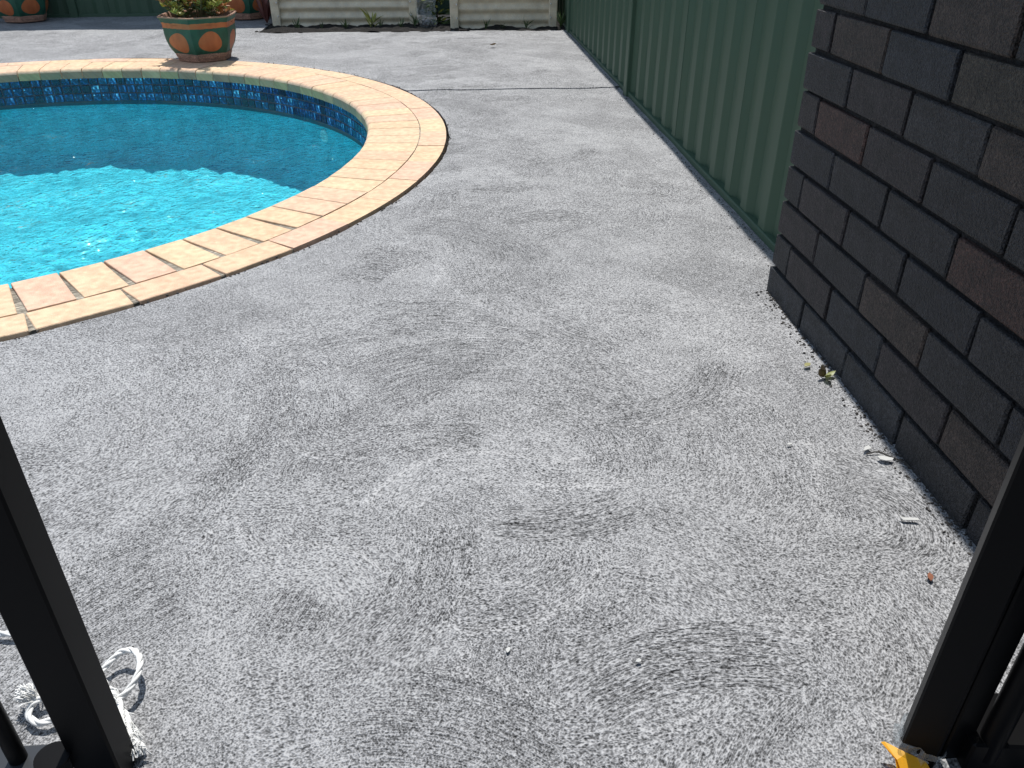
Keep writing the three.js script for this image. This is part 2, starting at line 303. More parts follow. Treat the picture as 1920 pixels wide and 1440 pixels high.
  function stretcher(tight, du) {
    const w = tight ? 0.232 : 0.228, g = shiftUV(chamferBox(0.112, 0.05, w, 0.002), du, du * 0.6), p = g.attributes.position;
    const r1 = (R_IN + 0.235 + R_OUT) / 2;
    for (let i = 0; i < p.count; i++) { const x = p.getX(i), z = p.getZ(i), s = tight ? 1 + x / r1 : 1; const zz = z * s; p.setZ(i, zz); p.setX(i, x - zz * zz / (2 * r1) * (tight ? 1 : 0.15)); }
    g.computeVertexNormals(); return g;
  }
  // a finer box so that the ring's bricks can follow the curve
  const ringGeo = [0, 1, 2].map(k => [stretcher(false, k * 1.1 + 0.2), (() => {
    const gs = []; const g = new THREE.BoxGeometry(0.112, 0.05, 0.2355, 1, 1, 4), p = g.attributes.position, u = g.attributes.uv, r1 = 2.04;
    for (let i = 0; i < p.count; i++) { const x = p.getX(i), z = p.getZ(i), a = z / r1, r = r1 + x; u.setXY(i, x + k * 1.1, z + p.getY(i)); p.setX(i, r * Math.cos(a) - r1); p.setZ(i, r * Math.sin(a)); }
    g.computeVertexNormals(); return g; })()]);
  for (let k = 0; k < SN; k++) {
    const th = B0 - (k + 0.5) * pitchS, deg = ((THREE.MathUtils.radToDeg(th) % 360) + 360) % 360, loose = deg > 40 && deg < 150;
    const o = part('coping_brick', ringGeo[k % 3][loose ? 0 : 1], creams[Math.floor(rnd() ** 0.8 * creams.length)], pool);
    o.position.set(2.0405 * Math.cos(th), COPE_Y - 0.025 + rr(-0.001, 0.001), 2.0405 * Math.sin(th));
    o.rotation.set(0, -th, 0);
  }
  // white water return set in the wall under water
  const jet = part('water_return', new THREE.LatheGeometry([[0, 0.006], [0.012, 0.006], [0.014, 0.012], [0.03, 0.01], [0.036, 0.004], [0.037, 0]].map(p => new THREE.Vector2(...p)), 24), S({ color: C(0.8, 0.8, 0.78), roughness: 0.4 }), pool);
  const d = V(-0.728 - PX, 0, -4.657 - PZ).normalize(); jet.position.copy(d).multiplyScalar(R_WALL - 0.001).setY(-0.262); jet.quaternion.setFromUnitVectors(V(0, 1, 0), d.clone().negate());
}

// water: rippled surface
{
  const waves = []; const keep = seed; seed = 55;
  for (let k = 0; k < 34; k++) { const L = 0.07 * Math.pow(9, rnd()), a = rr(-1.1, 1.1) + (rnd() < 0.5 ? 0.5 : 2.3), s = 0.014 + 0.012 * rnd(); waves.push([Math.cos(a) * 6.283 / L, Math.sin(a) * 6.283 / L, rnd() * 6.283, s * L / 6.283]); }
  seed = keep;
  const NR = 90, NA = 300, pos = [], nor = [], uv = [], idx = [];
  for (let r = 0; r <= NR; r++) for (let a = 0; a <= NA; a++) {
    const R = (R_WALL + 0.006) * Math.pow(r / NR, 0.8), th = a / NA * 6.28318, x = R * Math.cos(th), z = R * Math.sin(th); let y = 0, gx = 0, gz = 0;
    const amp = 0.55 + 0.9 * (0.5 + 0.5 * noise(x * 1.6, z * 1.6, 2));
    for (const [kx, kz, p, A] of waves) { const f = kx * x + kz * z + p; y += A * Math.sin(f); gx += A * kx * Math.cos(f); gz += A * kz * Math.cos(f); }
    gx *= amp; gz *= amp; y *= amp; const l = Math.hypot(gx, 1, gz);
    pos.push(x, y, z); nor.push(-gx / l, 1 / l, -gz / l); uv.push(x / 0.42, z / 0.42);
  }
  for (let r = 0; r < NR; r++) for (let a = 0; a < NA; a++) { const i = r * (NA + 1) + a, j = i + NA + 1; idx.push(i, i + 1, j, i + 1, j + 1, j); }
  const g = new THREE.BufferGeometry();
  g.setAttribute('position', new THREE.Float32BufferAttribute(pos, 3)); g.setAttribute('normal', new THREE.Float32BufferAttribute(nor, 3)); g.setAttribute('uv', new THREE.Float32BufferAttribute(uv, 2)); g.setIndex(idx);
  const w1 = valueField(30, 81), w2 = valueField(70, 82), w3 = valueField(13, 83);
  const fine = byteTexture(512, (x, y) => grey(0.5 + 0.5 * (w1(x, y) - 0.5) + 0.3 * (w2(x, y) - 0.5) + 0.6 * (w3(x, y) - 0.5)), false);
  const water = structure('water', g, Ph({ color: C(0.52, 0.92, 0.97), transmission: 1, thickness: 0, ior: 1.33, roughness: 0.03, bumpMap: fine, bumpScale: 0.009 }));
  water.position.set(PX, WATER_Y, PZ);
}

// ---------------------------------------------------------------- steel fences
function sheetGeometry(length, ribs, height, phase = 0) { // runs along +x from 0, front faces +z, ribs stand proud towards +z
  const p = length / ribs, f = [], d = 0.019, w = p / 0.19;
  for (let k = 0; k < ribs; k++) for (const [u, v] of [[0.004, 0], [0.058, 0], [0.061, 0.002], [0.092, d - 0.003], [0.097, d], [0.156, d], [0.161, d - 0.003], [0.1895, 0.001]]) f.push([k * p + u * w, v]);
  f.push([length, 0]);
  const s = new THREE.Shape(); f.forEach(([x, z], i) => i ? s.lineTo(x, z) : s.moveTo(x, z)); for (let i = f.length - 1; i >= 0; i--) s.lineTo(f[i][0] + 0.0004, f[i][1] - 0.0025); s.closePath();
  return new THREE.ExtrudeGeometry(s, { depth: height, bevelEnabled: false }).rotateX(-Math.PI / 2).scale(1, 1, -1);
}
function flip(g) { // restore outward winding after a mirroring scale
  const p = g.attributes.position, n = g.attributes.normal, u = g.attributes.uv;
  for (let i = 0; i < p.count; i += 3) for (const a of [p, n, u]) { if (!a) continue; const s = a.itemSize; for (let k = 0; k < s; k++) { const t = a.array[(i + 1) * s + k]; a.array[(i + 1) * s + k] = a.array[(i + 2) * s + k]; a.array[(i + 2) * s + k] = t; } }
  g.computeVertexNormals(); return g;
}
const FENCE_H = 1.8;
{
  // along the right side: local +x runs towards -z in the world, front faces -x
  const f = thing('steel_fence', 'dark green ribbed steel fence running beside the grey deck to the garden beds', 'fence', [0.94, 0, -1.90]);
  f.rotation.y = Math.PI / 2; // local x -> world -z, local z -> world x ... front flipped below
  const add = (z0, z1, ribs, off = 0, m = M.green) => { const L = z0 - z1, g = flip(sheetGeometry(L, ribs, FENCE_H - 0.02)); g.translate(0, 0.014, 0); g.rotateY(0); const o = part('steel_sheet', g, m, f); o.scale.z = 1; o.rotation.y = 0; o.position.set(-1.90 - z0 === 0 ? 0 : -1.90 - z0, 0, 0); o.position.x = Math.abs(-1.90 - z0); o.position.z = off; return o; };
  f.userData.add = undefined; delete f.userData.add;
  add(-1.91, -2.606, 4, 0); add(-2.61, -3.366, 4, 0.003); add(-3.371, -4.322, 5, 0.004); add(-4.402, -6.63, 12, 0.0); add(-6.715, -7.87, 6, 0);
  for (const z of [-4.362, -6.672]) { const o = part('fence_post', chamferBox(0.076, FENCE_H + 0.05, 0.05, 0.004), M.green, f); o.position.set(Math.abs(-1.90 - z), FENCE_H / 2 + 0.02, 0.004); }
  const rail = part('bottom_rail', chamferBox(6.0, 0.026, 0.034, 0.003), M.green, f); rail.position.set(2.98, 0.008, 0.008);
  part('top_rail', chamferBox(6.0, 0.045, 0.06, 0.004), M.green, f).position.set(2.98, FENCE_H + 0.02, 0.004);
}
{
  const b = thing('steel_fence', 'dark green ribbed steel fence in shade across the back of the garden', 'fence', [-6.0, 0, -7.91]);
  for (let k = 0; k < 9; k++) { const o = part('steel_sheet', flip(sheetGeometry(0.762, 4, FENCE_H - 0.02)).translate(0, 0.014, 0), M.green, b); o.position.set(k * 0.757, 0, k % 2 * 0.004); }
  for (const x of [0.4, 2.74, 5.08]) part('fence_post', chamferBox(0.07, FENCE_H + 0.05, 0.05, 0.004), M.green, b).position.set(x, FENCE_H / 2 + 0.02, 0.03);
  part('bottom_rail', chamferBox(6.86, 0.03, 0.05, 0.003), M.green, b).position.set(3.43, 0.012, 0.01);
  part('top_rail', chamferBox(6.86, 0.045, 0.06, 0.004), M.green, b).position.set(3.43, FENCE_H + 0.02, 0.01);
}

// ---------------------------------------------------------------- brick wall of the house
{
  const WX = 0.818, WZ = -1.887, ROW = 0.0876, T0 = 0.068, ROWS = 22, END = 0.75;
  const wall = thing('brick_wall', 'dark charcoal brick house wall with raked joints beside the green fence', 'wall', [WX, 0, WZ]);
  const base = { map: rep(brickTex, 0.29), bumpMap: rep(grainTex, 0.22), bumpScale: 0.0055, roughness: 0.6 };
  const cols = { d: [0.044, 0.043, 0.048], b: [0.042, 0.047, 0.058], g: [0.058, 0.057, 0.061], w: [0.062, 0.050, 0.052], n: [0.092, 0.066, 0.054], o: [0.088, 0.074, 0.056], r: [0.115, 0.058, 0.046], k: [0.036, 0.037, 0.046], s: [0.068, 0.074, 0.084] };
  const mats = Object.fromEntries(Object.entries(cols).map(([k, c]) => [k, S({ ...base, color: C(...c) })]));
  const special = { '8,0': 'd', '8,1': 'b', '8,2': 'n', '7,0': 'w', '7,1': 'n', '7,2': 'b', '7,3': 'o', '6,0': 'd', '6,1': 'w', '6,2': 'g', '6,3': 'n', '5,0': 'w', '5,1': 'r', '5,2': 'w', '5,3': 'd', '4,0': 'k', '4,1': 'd', '4,2': 'd', '4,3': 'r', '3,0': 'd', '3,1': 'w', '3,2': 'd', '2,0': 'w', '2,1': 'd', '2,2': 'n', '2,3': 'd', '1,0': 'g', '1,1': 'w', '1,2': 'b', '1,3': 'w', '0,0': 's', '0,1': 's', '0,2': 's', '0,3': 'g', '0,4': 'd' };
  const any = ['d', 'd', 'b', 'g', 'w', 'w', 'k', 'n', 'd'];
  const D = 0.11;
  const variants = {}; const geo = (w, k) => variants[w.toFixed(3) + k] ??= (() => {
    const g = shiftUV(chamferBox(D, 0.0780, w, 0.0030), k * 0.37, k * 0.23), p = g.attributes.position, keep = seed; seed = 300 + k;
    const moved = {}; for (let i = 0; i < p.count; i++) { const key = [p.getX(i), p.getY(i), p.getZ(i)].map(v => v.toFixed(4)).join(); const m = moved[key] ??= [rr(-0.0008, 0.0008), rr(-0.0016, 0.0016), rr(-0.0016, 0.0016)]; p.setXYZ(i, p.getX(i) + m[0], p.getY(i) + m[1], p.getZ(i) + m[2]); }
    seed = keep; g.computeVertexNormals(); return g; })();
  for (let row = 0; row < ROWS; row++) {
    let z = 0, i = 0;
    while (WZ + z < END - 0.02) {
      const w = row % 2 && i === 0 ? 0.0942 : i === 0 ? 0.2202 : Math.min(0.2322, END - WZ - z);
      const o = part('brick', geo(w, Math.floor(rnd() * 4)), mats[special[row + ',' + i] ?? any[Math.floor(rnd() * any.length)]], wall);
      o.position.set(D / 2 + rr(-0.0018, 0.0018), T0 + row * ROW - 0.038 + rr(-0.0012, 0.0012), z + w / 2);
      o.rotation.set(rr(-0.004, 0.004), rr(-0.006, 0.006), 0);
      z += w + 0.0081; i++;
    }
  }
  // mortar, raked back about 8 mm
  part('mortar', box(D - 0.018, ROWS * ROW + 0.02, END - WZ - 0.016, D / 2 + 0.002, (ROWS * ROW) / 2 - 0.018, (END - WZ) / 2 - 0.001), M.darkMortar, wall);
  part('wall_core', box(0.12, ROWS * ROW + 0.02, END - WZ, D + 0.062, (ROWS * ROW) / 2 - 0.018, (END - WZ) / 2), M.darkMortar, wall);
}

// ---------------------------------------------------------------- raised garden beds
function corrugated(w, h, d = 0.009, period = 0.078) { // stands on y = 0, front towards +z
  const s = new THREE.Shape(), n = Math.round(h / period * 12), f = []; for (let k = 0; k <= n; k++) { const y = h * k / n; f.push([d * Math.cos(y / period * 6.283), y]); }
  f.forEach(([a, b], i) => i ? s.lineTo(a, b) : s.moveTo(a, b)); for (let i = f.length - 1; i >= 0; i--) s.lineTo(f[i][0] - 0.002, f[i][1]); s.closePath();
  return new THREE.ExtrudeGeometry(s, { depth: w, bevelEnabled: false }).rotateY(-Math.PI / 2).translate(w, 0, 0);
}
function gardenBed(label, x0, x1, z, h, depth) {
  const b = thing('garden_bed', label, 'garden bed', [x0, 0, z], 'corrugated garden beds'), W = x1 - x0;
  const front = part('corrugated_panel', corrugated(W - 0.06, h), M.cream, b); front.position.set(0.03, -0.02, -0.012);
  const back = part('corrugated_panel', corrugated(W - 0.06, h), M.cream, b); back.position.set(0.03, -0.02, -depth);
  for (const x of [0.022, W - 0.022]) { const o = part('corrugated_panel', corrugated(depth - 0.04, h), M.cream, b); o.rotation.y = Math.PI / 2; o.position.set(x, -0.02, -0.02); }
  for (const x of [0.034, W - 0.034]) {
    const o = part('corner_post', chamferBox(0.068, h + 0.05, 0.03, 0.006), M.cream, b); o.position.set(x, h / 2 - 0.005, 0.006);
    for (const y of [0.05, 0.15, 0.25]) { const s = part('screw', new THREE.SphereGeometry(0.007, 10, 6), M.screw, o); s.position.set(x < 0.1 ? 0.02 : -0.02, y - h / 2 + 0.03, 0.0165); }
  }
  part('bed_soil', box(W - 0.09, 0.04, depth - 0.08, W / 2, h - 0.07, -depth / 2 - 0.01), M.soil, b);
  return b;
}
gardenBed('cream corrugated steel garden bed standing between the painted pot and the gap', -1.43, -0.25, -7.20, 0.42, 0.55);
gardenBed('cream corrugated steel garden bed standing beside the long green fence', 0.015, 0.875, -6.97, 0.42, 0.6);

// ================================================================ objects
// ---------------------------------------------------------------- painted pots on saucers
const potTex = (() => {
  const W = 1536, Hh = 256, d = new Uint8Array(W * Hh * 4), keep = seed; seed = 404;
  const blobs = []; for (let k = 0; k < 6; k++) blobs.push({ u: (k + 0.5 + rr(-0.03, 0.03)) / 6, v: 0.43 + rr(-0.02, 0.02), a: rr(0.056, 0.064), b: rr(0.225, 0.25), t: rr(-0.5, 0.5), p: rnd() * 6 });
  seed = keep;
  for (let j = 0; j < Hh; j++) for (let i = 0; i < W; i++) {
    const u = i / W, v = j / Hh, k = (j * W + i) * 4, m = noise(Math.cos(u * 6.283) * 8, Math.sin(u * 6.283) * 8, v * 5), s = noise(u * 300, v * 60, 1);
    let c = [26 + 9 * m, 80 + 16 * m + 6 * s, 62 + 12 * m];
    let org = v > 0.745 + 0.012 * m && v < 0.86 + 0.014 * m;
    for (const b of blobs) { let x = (u - b.u) / b.a, y = (v - b.v) / b.b; const q = x * Math.cos(b.t * 0.6) + y * Math.sin(b.t * 0.6), w = -x * Math.sin(b.t * 0.6) + y * Math.cos(b.t * 0.6); const an = Math.atan2(w, q); if (Math.hypot(q, w) < 1 + 0.06 * Math.sin(3 * an + b.p)) org = true; }
    if (org) c = [178 + 14 * m + 8 * s, 100 + 12 * m + 6 * s, 56 + 8 * m];
    if (v > 0.972) c = [150, 120, 98];
    d[k] = cl(c[0] / 255) * 255; d[k + 1] = cl(c[1] / 255) * 255; d[k + 2] = cl(c[2] / 255) * 255; d[k + 3] = 255;
  }
  const t = new THREE.DataTexture(d, W, Hh); t.wrapS = THREE.RepeatWrapping; t.magFilter = THREE.LinearFilter; t.colorSpace = THREE.SRGBColorSpace; t.needsUpdate = true; return t;
})();
M.potPaint = S({ map: potTex, roughness: 0.55, bumpMap: rep(grainTex, 0.06, 0.2), bumpScale: 0.0006 });
const hexR = (phi, k) => { const s = Math.PI / 3; let a = ((phi % s) + s) % s - s / 2; return THREE.MathUtils.lerp(1, Math.cos(s / 2) / Math.cos(a) * 1.06, k); };
function hexLathe(prof, k = 0.8, seg = 96) { // profile [radius, height]; corners at phi = 0, 60 ...
  const pos = [], uv = [], idx = [], n = prof.length;
  let L = 0; const len = prof.map((p, i) => i ? (L += Math.hypot(p[0] - prof[i - 1][0], p[1] - prof[i - 1][1])) : 0);
  for (let i = 0; i <= seg; i++) { const ph = i / seg * Math.PI * 2; for (let j = 0; j < n; j++) { const r = prof[j][0] * hexR(ph, k * (prof[j][2] ?? 1)); pos.push(r * Math.sin(ph), prof[j][1], r * Math.cos(ph)); uv.push(i / seg, len[j] / L); } }
  for (let i = 0; i < seg; i++) for (let j = 0; j < n - 1; j++) { const a = i * n + j, b = a + n; idx.push(a, b, a + 1, b, b + 1, a + 1); }
  const g = new THREE.BufferGeometry(); g.setAttribute('position', new THREE.Float32BufferAttribute(pos, 3)); g.setAttribute('uv', new THREE.Float32BufferAttribute(uv, 2)); g.setIndex(idx); g.computeVertexNormals(); return g;
}
const outerProf = [[0.146, 0.0], [0.158, 0.012], [0.178, 0.04], [0.198, 0.075], [0.209, 0.11], [0.214, 0.145], [0.215, 0.18], [0.217, 0.205], [0.224, 0.226], [0.233, 0.242], [0.236, 0.25]];
const bodyGeo = hexLathe(outerProf), rimGeo = hexLathe([[0.236, 0.25], [0.232, 0.253], [0.222, 0.251], [0.216, 0.235], [0.204, 0.2]]), bottomGeo = hexLathe([[0.0, 0.001], [0.146, 0.0]]);
const saucerGeo = hexLathe([[0.0, 0.0, 0], [0.155, 0.0, 0.5], [0.163, 0.006, 0.6], [0.163, 0.021, 0.6], [0.168, 0.024, 0.6], [0.176, 0.048, 0.7], [0.172, 0.051, 0.7], [0.164, 0.05, 0.7], [0.158, 0.014, 0.7], [0.0, 0.012, 0]], 0.8);
function pot(label, x, y, z, turn) {
  const p = thing('plant_pot', label, 'plant pot', [x, y, z], 'green hexagonal pots with orange dots'); p.rotation.y = turn;
  part('pot_body', bodyGeo, M.potPaint, p); part('pot_rim', rimGeo, M.terracotta, p); part('pot_base', bottomGeo, M.terracotta, p);
  part('potting_soil', new THREE.CircleGeometry(0.207, 24).rotateX(-Math.PI / 2).translate(0, 0.205, 0), M.soil, p);
  return p;
}
function saucer(label, x, y, z, turn) { const s = top('plant_saucer', saucerGeo, M.terracotta); s.position.set(x, y, z); s.rotation.y = turn; return tag(s, label, 'saucer', 'terracotta saucers'); }
saucer('terracotta saucer standing on the pool coping under the painted pot', -1.577, 0.0065, -5.625, 0);
pot('green hexagonal pot with orange dots standing on the pool coping', -1.577, 0.020, -5.625, 0);
saucer('terracotta saucer in the shade beside the cream garden bed', -1.745, 0.010, -7.69, 0.4);
pot('green pot with orange dots in the shade beside the cream garden bed', -1.745, 0.0235, -7.69, 0.4);
saucer('terracotta saucer in the shade of the back fence, far from the beds', -3.57, 0.009, -7.64, 0.25);
pot('green pot with orange dots in the shade of the back fence, far from the beds', -3.57, 0.0225, -7.64, 0.25);

// a leaf: a folded, pointed blade along +y, length 1
function leafGeo(w, bend, fold) {
  const pos = [], idx = [], uv = [], n = 4;
  for (let k = 0; k <= n; k++) { const t = k / n, ww = w * Math.sin(Math.PI * Math.min(1, 0.12 + 0.88 * t)) * (t === 1 ? 0 : 1), zz = bend * t * t; pos.push(-ww, t, zz + fold * ww, 0, t, zz, ww, t, zz + fold * ww); uv.push(0, t, 0.5, t, 1, t); }
  for (let k = 0; k < n; k++) { const a = k * 3; idx.push(a, a + 1, a + 3, a + 1, a + 4, a + 3, a + 1, a + 2, a + 4, a + 2, a + 5, a + 4); }
  const g = new THREE.BufferGeometry(); g.setAttribute('position', new THREE.Float32BufferAttribute(pos, 3)); g.setAttribute('uv', new THREE.Float32BufferAttribute(uv, 2)); g.setIndex(idx); g.computeVertexNormals(); return g;
}
const leafMat = (r, g, b) => Ph({ color: C(r, g, b), roughness: 0.5, transmission: 0.3, thickness: 0, side: THREE.DoubleSide });
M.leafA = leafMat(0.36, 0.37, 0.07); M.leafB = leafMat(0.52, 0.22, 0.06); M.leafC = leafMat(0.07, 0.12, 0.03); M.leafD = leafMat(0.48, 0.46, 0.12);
function place(g, p, dir, roll, s) { const q = new THREE.Quaternion().setFromUnitVectors(V(0, 1, 0), dir.clone().normalize()).multiply(new THREE.Quaternion().setFromAxisAngle(V(0, 1, 0), roll)); return g.clone().applyMatrix4(new THREE.Matrix4().compose(p, q, V(s, s, s))); }
{
  const pl = thing('potted_plant', 'bushy yellow green plant with orange leaf tips growing in the coping pot', 'plant', [-1.577, 0.225, -5.625]);
  const base = leafGeo(0.2, 0.25, 0.35), sets = [[], [], [], []], stems = [];
  for (let k = 0; k < 74; k++) {
    const a = rnd() * 6.283, rad = 0.23 * Math.sqrt(rnd()), tip = V(Math.cos(a) * rad * 1.15, 0.055 + 0.20 * rnd() + 0.08 * (1 - rad / 0.23), Math.sin(a) * rad * 1.15), root = V(Math.cos(a) * rad * 0.35, -0.03, Math.sin(a) * rad * 0.35), mid = root.clone().lerp(tip, 0.5).add(V(0, 0.02, 0));
    const cv = new THREE.CatmullRomCurve3([root, mid, tip]); stems.push(new THREE.TubeGeometry(cv, 4, 0.0022, 4));
    const set = rnd() < 0.36 ? 1 : rnd() < 0.3 ? 3 : 0;
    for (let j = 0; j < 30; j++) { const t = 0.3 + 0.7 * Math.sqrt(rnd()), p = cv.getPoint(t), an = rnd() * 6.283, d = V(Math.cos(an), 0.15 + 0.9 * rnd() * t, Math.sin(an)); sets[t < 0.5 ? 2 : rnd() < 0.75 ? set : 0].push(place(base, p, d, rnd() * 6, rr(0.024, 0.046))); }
  }
  part('stems', mergeGeometries(stems), S({ color: C(0.10, 0.09, 0.04), roughness: 0.8 }), pl);
  [M.leafA, M.leafB, M.leafC, M.leafD].forEach((m, i) => { const o = part('foliage', mergeGeometries(sets[i]), m, pl); });
}

// ---------------------------------------------------------------- weeds in the soil strip in front of the beds
function weed(label, x, z, h, n, m, spread = 0.6, y = -0.01) {
  const w = thing('weed', label, 'weed', [x, y, z], 'weeds in front of the garden beds'), gs = [], base = leafGeo(0.06, 0.5, 0.4);
  for (let k = 0; k < n; k++) { const a = rnd() * 6.283, d = V(Math.cos(a) * spread * rnd(), 1, Math.sin(a) * spread * rnd()); gs.push(place(base, V(rr(-0.012, 0.012), rr(0, 0.35) * h, rr(-0.012, 0.012)), d, rnd() * 6, h * rr(0.45, 0.9))); }
  part('leaves', mergeGeometries(gs), m, w); part('stem', new THREE.CylinderGeometry(0.002, 0.003, h * 0.5, 5).translate(0, h * 0.25, 0), M.leafC, w);
}
[[-1.22, 0.10, 14], [-1.02, 0.07, 10], [-0.83, 0.10, 12], [-0.62, 0.20, 12], [-0.55, 0.10, 12], [-0.38, 0.09, 14], [-0.28, 0.15, 14]].forEach(([x, h, n], i) => weed(['green weed by the corner post of the cream bed nearest the painted pots', 'tiny tuft second from the corner post at the foot of the cream bed', 'low dark weed at the middle of the foot of the cream bed', 'tallest thin weed in front of the cream bed on the side of the painted pots', 'short weed right beside the tallest weed at the cream bed', 'low bushy weed just before the gap between the beds', 'upright weed at the edge of the gap between the beds'][i], x, -7.11 + 0.03 * (i % 3), h * 0.8, n, i === 3 ? M.leafA : M.leafC, 1.1));
[[0.30, 0.11, 9], [0.44, 0.09, 8], [0.62, 0.13, 9], [0.90, 0.18, 16]].forEach(([x, h, n], i) => weed(['thin weed at the foot of the bed by the fence, closest to the gap', 'shortest weed at the foot of the bed beside the long fence', 'thin upright weed past the middle of the bed beside the long fence', 'tufted weed in the corner between the garden bed and the long fence'][i], x, -6.91, h * 0.8, n, M.leafC, 0.9));
{
  const w = thing('leafy_shrub', 'dark leafy shrub growing in the gap between the two garden beds', 'shrub', [-0.09, -0.05, -7.12]), gs = [], gs2 = [], base = leafGeo(0.14, 0.35, 0.4);
  for (let k = 0; k < 170; k++) { const a = rnd() * 6.283, y = rr(0.03, 0.42), r = rr(0, 0.10), p = V(Math.cos(a) * r, y, Math.sin(a) * r - 0.08), d = V(Math.cos(a), rr(-0.3, 0.8), Math.sin(a)); (rnd() < 0.75 ? gs : gs2).push(place(base, p, d, rnd() * 6, rr(0.04, 0.09))); }
  part('leaves', mergeGeometries(gs), M.leafC, w); part('leaves', mergeGeometries(gs2), M.leafA, w); part('stem', new THREE.CylinderGeometry(0.004, 0.007, 0.4, 6).translate(0, 0.2, -0.08), M.soil, w);
}
{
  const w = thing('spiky_plant', 'small reddish spiky plant at the outer corner of the cream garden bed', 'plant', [-1.50, -0.01, -7.32]), gs = [], base = leafGeo(0.05, 0.3, 0.3);
  for (let k = 0; k < 26; k++) { const a = rnd() * 6.283; gs.push(place(base, V(0, 0.02, 0), V(Math.cos(a) * rr(0.1, 0.5), 1, Math.sin(a) * rr(0.1, 0.5)), rnd() * 6, rr(0.12, 0.3))); }
  part('leaves', mergeGeometries(gs), leafMat(0.17, 0.06, 0.05), w);
}
// soil strip between the deck and the beds, crumbly
{
  const NX = 150, NZ = 26, pos = [], uv = [], idx = [];
  for (let j = 0; j <= NZ; j++) for (let i = 0; i <= NX; i++) { const x = -1.50 + 2.45 * i / NX, z = -6.76 - 0.6 * j / NZ; pos.push(x, 0.002 + 0.02 * noise(x * 7, z * 7) + 0.012 * noise(x * 23, z * 23) + 0.006 * noise(x * 60, z * 60), z); uv.push(x, z); }
  for (let j = 0; j < NZ; j++) for (let i = 0; i < NX; i++) { const a = j * (NX + 1) + i, b = a + NX + 1; idx.push(a, a + 1, b, a + 1, b + 1, b); }
  const g = new THREE.BufferGeometry(); g.setAttribute('position', new THREE.Float32BufferAttribute(pos, 3)); g.setAttribute('uv', new THREE.Float32BufferAttribute(uv, 2)); g.setIndex(idx); g.computeVertexNormals();
  structure('soil', g, M.soil);
}
// crumpled clear plastic stuffed in the gap between the beds
function crumpled(w, h, amp, s, n = 14) { const g = new THREE.PlaneGeometry(w, h, n, n), p = g.attributes.position, keep = seed; seed = s; const o = rr(0, 50); seed = keep; for (let i = 0; i < p.count; i++) { const x = p.getX(i), y = p.getY(i); p.setXYZ(i, x + amp * 0.4 * noise(x * 20 + o, y * 20, 1), y + amp * 0.4 * noise(x * 20, y * 20 + o, 4), amp * (noise(x * 16 + o, y * 9, 7) + Math.abs(noise(x * 34, y * 30 + o, 3)) * 0.7)); } const f = g.toNonIndexed(); f.computeVertexNormals(); return f; }
M.film = Ph({ color: C(0.9, 0.93, 0.94), transmission: 0.88, thickness: 0, roughness: 0.14, side: THREE.DoubleSide });
{ const o = top('plastic_sheet', crumpled(0.16, 0.30, 0.05, 12), M.film); o.position.set(-0.175, 0.115, -7.10); o.rotation.set(-0.06, 0.2, 0.05); tag(o, 'crumpled clear plastic sheet standing in the gap between the beds', 'plastic sheet'); }

// ---------------------------------------------------------------- pool fence and gate, black aluminium
{
  const f = thing('pool_fence', 'black aluminium fence panel end post with a bottom rail and baluster', 'fence', [-0.436, 0, -0.602]);
  part('end_post', chamferBox(0.05, 1.22, 0.042, 0.0025), M.black, f).position.set(0, 0.61, 0);
  const rail = part('bottom_rail', chamferBox(1.2, 0.038, 0.04, 0.003), S({ color: C(0.03, 0.033, 0.038), roughness: 0.3 }), f); rail.position.set(-0.627, 0.052, 0.026);
  part('top_rail', chamferBox(1.2, 0.038, 0.04, 0.003), M.black, f).position.set(-0.627, 1.17, 0.026);
  for (let k = 0; k < 9; k++) { const o = part('baluster', new THREE.CylinderGeometry(0.0095, 0.0095, 1.1, 20), M.black, f); o.position.set(-0.074 - k * 0.11, 0.615, 0.024); }
  for (const x of [-0.036]) { const c = part('rail_cap', new THREE.CylinderGeometry(0.019, 0.019, 0.003, 24), M.black, f); c.position.set(x, 0.0722, 0.026); }
}
{
  const ang = 0.62; // the leaf stands open, swung away from the deck
  const g = thing('pool_gate', 'black aluminium pool gate standing open beside the brick wall', 'gate', [0.552, 0, -0.558]);
  const st = part('gate_stile', chamferBox(0.040, 1.2, 0.042, 0.0025), M.black, g); st.position.set(-0.018, 0.606, 0.003); st.rotation.y = -ang;
  part('hinge_plate', chamferBox(0.03, 1.16, 0.012, 0.002), M.black, g).position.set(0.010, 0.60, 0.020);
  for (const [x, z, r] of [[0.0385, 0.0345, 0.0135], [0.094, 0.038, 0.0125], [0.195, 0.05, 0.0125], [0.30, 0.062, 0.0125]]) part('baluster', new THREE.CylinderGeometry(r, r, 1.12, 20), M.black, g).position.set(x, 0.60, z);
  const low = part('bottom_rail', chamferBox(0.42, 0.05, 0.075, 0.003), M.black, g); low.position.set(0.225, 0.045, 0.030); low.rotation.y = -0.12;
  const high = part('top_rail', chamferBox(0.42, 0.05, 0.04, 0.003), M.black, g); high.position.set(0.21, 1.17, 0.045); high.rotation.y = -0.12;
  const wrap = part('plastic_wrap', wrapGeo(0.046, 0.048, 0.036, 31), M.film, g); wrap.position.set(-0.018, 0.003, 0.003); wrap.rotation.y = -ang;
}
function wrapGeo(w, d, h, s) { const g = new THREE.CylinderGeometry(1, 1.12, h, 28, 6, true), p = g.attributes.position; for (let i = 0; i < p.count; i++) { const x = p.getX(i), z = p.getZ(i), y = p.getY(i), k = Math.max(Math.abs(x), Math.abs(z)), q = 1 + 0.35 * noise(x * 3 + s, y * 50, z * 3) * (1.3 - y / h); p.setXYZ(i, x / k * w / 2 * q, y + h / 2, z / k * d / 2 * q); } const f = g.toNonIndexed(); f.computeVertexNormals(); return f; }
